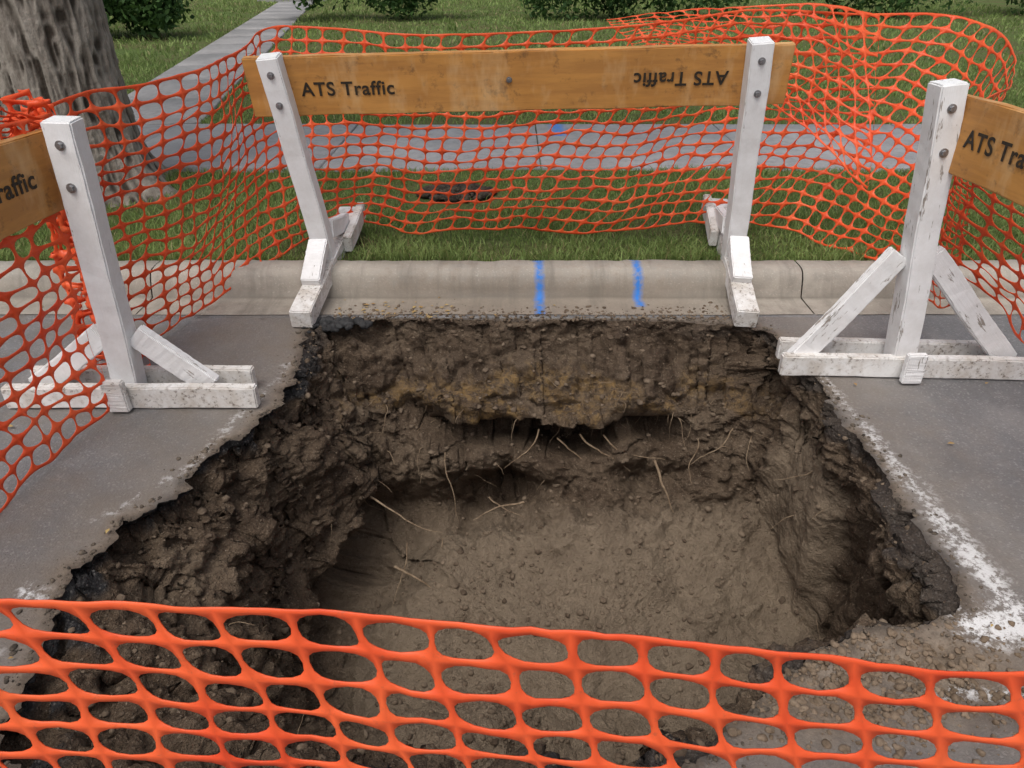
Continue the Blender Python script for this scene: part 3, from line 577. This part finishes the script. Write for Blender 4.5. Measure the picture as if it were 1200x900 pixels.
def foliage(name,centres,radii,n,leaf,mat,parent=None,shell=.5):
    centres=np.array(centres);radii=np.array(radii); w=radii.prod(1)**(2/3); ci=rng.choice(len(centres),n,p=w/w.sum())
    dv=rng.normal(0,1,(n,3)); dv/=np.linalg.norm(dv,axis=1)[:,None]; rr=rng.uniform(shell**3,1,n)**(1/3)*(1+.3*vn(dv*2+ci[:,None]*5,1.5,1))
    P=centres[ci]+dv*radii[ci]*rr[:,None]; P=P[P[:,2]>LZ]; n=len(P)
    a=rng.normal(0,1,(n,3)); a/=np.linalg.norm(a,axis=1)[:,None]; b=np.cross(a,rng.normal(0,1,(n,3))); b/=np.linalg.norm(b,axis=1)[:,None]; s=leaf*rng.uniform(.5,1.3,n)[:,None]
    V=np.stack([P-a*s,P-b*s*.45,P+a*s,P+b*s*.45],1).reshape(-1,3); F=np.arange(n*4).reshape(n,4)
    return mesh_np(name,V,F,mat,False,{'rnd':np.repeat(np.clip(rng.uniform(0,.9,n),0,.92),4)},parent)
treeleaf=mat_leaf('tree_leaf',(.05,.10,.022),(.12,.20,.045)); shrubleaf=mat_leaf('shrub_leaf',(.028,.07,.02),(.10,.19,.05),.25)
foliage('crown',[tuple(t) for t in tips],[(.9,.9,.6)]*len(tips),9000,.12,treeleaf,tree,.2)
def shrub(cx,cy,wx,wy,h,n,leaf=.07):
    cs=[];rs=[]
    for i in range(int(6+wx*3)):
        cs.append((cx+random.uniform(-wx,wx),cy+random.uniform(-wy,wy),LZ+h*random.uniform(.35,.7))); rs.append((random.uniform(.4,.8),random.uniform(.4,.8),h*random.uniform(.35,.55)))
    foliage('shrub',cs,rs,n,leaf,shrubleaf)
shrub(-6.6,14.0,1.2,.8,1.8,9000); shrub(-9.5,14,2,1,2.0,7000); shrub(-2.9,18.2,1.6,.6,1.6,8000); shrub(2.7,18.3,2.2,.6,1.7,8000); shrub(6.6,18.8,2.2,.7,2.2,8000); shrub(11,20,2.5,.8,2.2,6000)
cs=[];rs=[]
for i in range(60):
    cs.append((random.uniform(-45,45),random.uniform(38,50),random.uniform(1,8))); rs.append((3.5,3,3))
foliage('distant_trees',cs,rs,22000,.45,treeleaf,None,.6)
V_,F_=[],[]
for k in range(3): 
    slab(V_,F_,-1.0,1.0,k*.3,1.6,.28+k*.17)
    for q in range(len(V_)-12,len(V_)-8): V_[q]=(V_[q][0],V_[q][1],LZ-.02)
st=mesh_np('entry_steps',V_,F_,pathm); st.location=(-6.5,24.9,0); st.rotation_euler=(0,0,pa)

n=120; lx=np.concatenate([rng.normal(-.50,.16,54),rng.uniform(-2.6,2.6,66)]); ly=np.concatenate([rng.normal(3.09,.06,54),rng.uniform(1.,3.2,66)]); ok=~inside(lx,ly,R); lx,ly=lx[ok],ly[ok]; n=len(lx)
a=rng.uniform(0,6.28,n); s=rng.uniform(.006,.016,n); z=gz(lx,ly)+.010
c_,s_=np.cos(a)*s,np.sin(a)*s
Vl=np.stack([np.column_stack([lx-c_,ly-s_,z]),np.column_stack([lx+s_*.5,ly-c_*.5,z+.003]),np.column_stack([lx+c_,ly+s_,z]),np.column_stack([lx-s_*.5,ly+c_*.5,z+.003])],1).reshape(-1,3)
mesh_np('fallen_leaves',Vl,np.arange(n*4).reshape(n,4),mat_simple('dead_leaf',(.30,.17,.06),(.45,.33,.13),30,.8))

# ---------------------------------------------------------------- light, camera
w=D.worlds.new('World'); S.world=w; w.use_nodes=True; nt=w.node_tree; bg=nt.nodes['Background']; sk=nt.nodes.new('ShaderNodeTexSky'); sk.sky_type='NISHITA'; sk.sun_disc=False
el,az=math.radians(62),math.radians(205)
sk.sun_elevation=el; sk.sun_rotation=az; sk.air_density=1.; sk.dust_density=5.
hs=nt.nodes.new('ShaderNodeHueSaturation'); hs.inputs['Saturation'].default_value=.45; nt.links.new(sk.outputs[0],hs.inputs['Color']); nt.links.new(hs.outputs[0],bg.inputs[0]); bg.inputs[1].default_value=.15
sl=D.lights.new('sun','SUN'); sl.energy=1.4; sl.angle=math.radians(35); sl.color=(1,.97,.93); so=D.objects.new('sun',sl); COL.objects.link(so)
dirv=Vector((math.sin(az)*math.cos(el),math.cos(az)*math.cos(el),math.sin(el))); so.rotation_euler=dirv.to_track_quat('Z','Y').to_euler()
cam=D.cameras.new('camera'); cam.lens=26.4; cam.sensor_width=36; cam.clip_end=600; cam.clip_start=.02; co=D.objects.new('camera',cam); co.location=(0,0,1.42); co.rotation_euler=(math.radians(60),0,0); COL.objects.link(co); S.camera=co
S.view_settings.view_transform='Standard'; S.view_settings.look='None'; S.view_settings.exposure=0
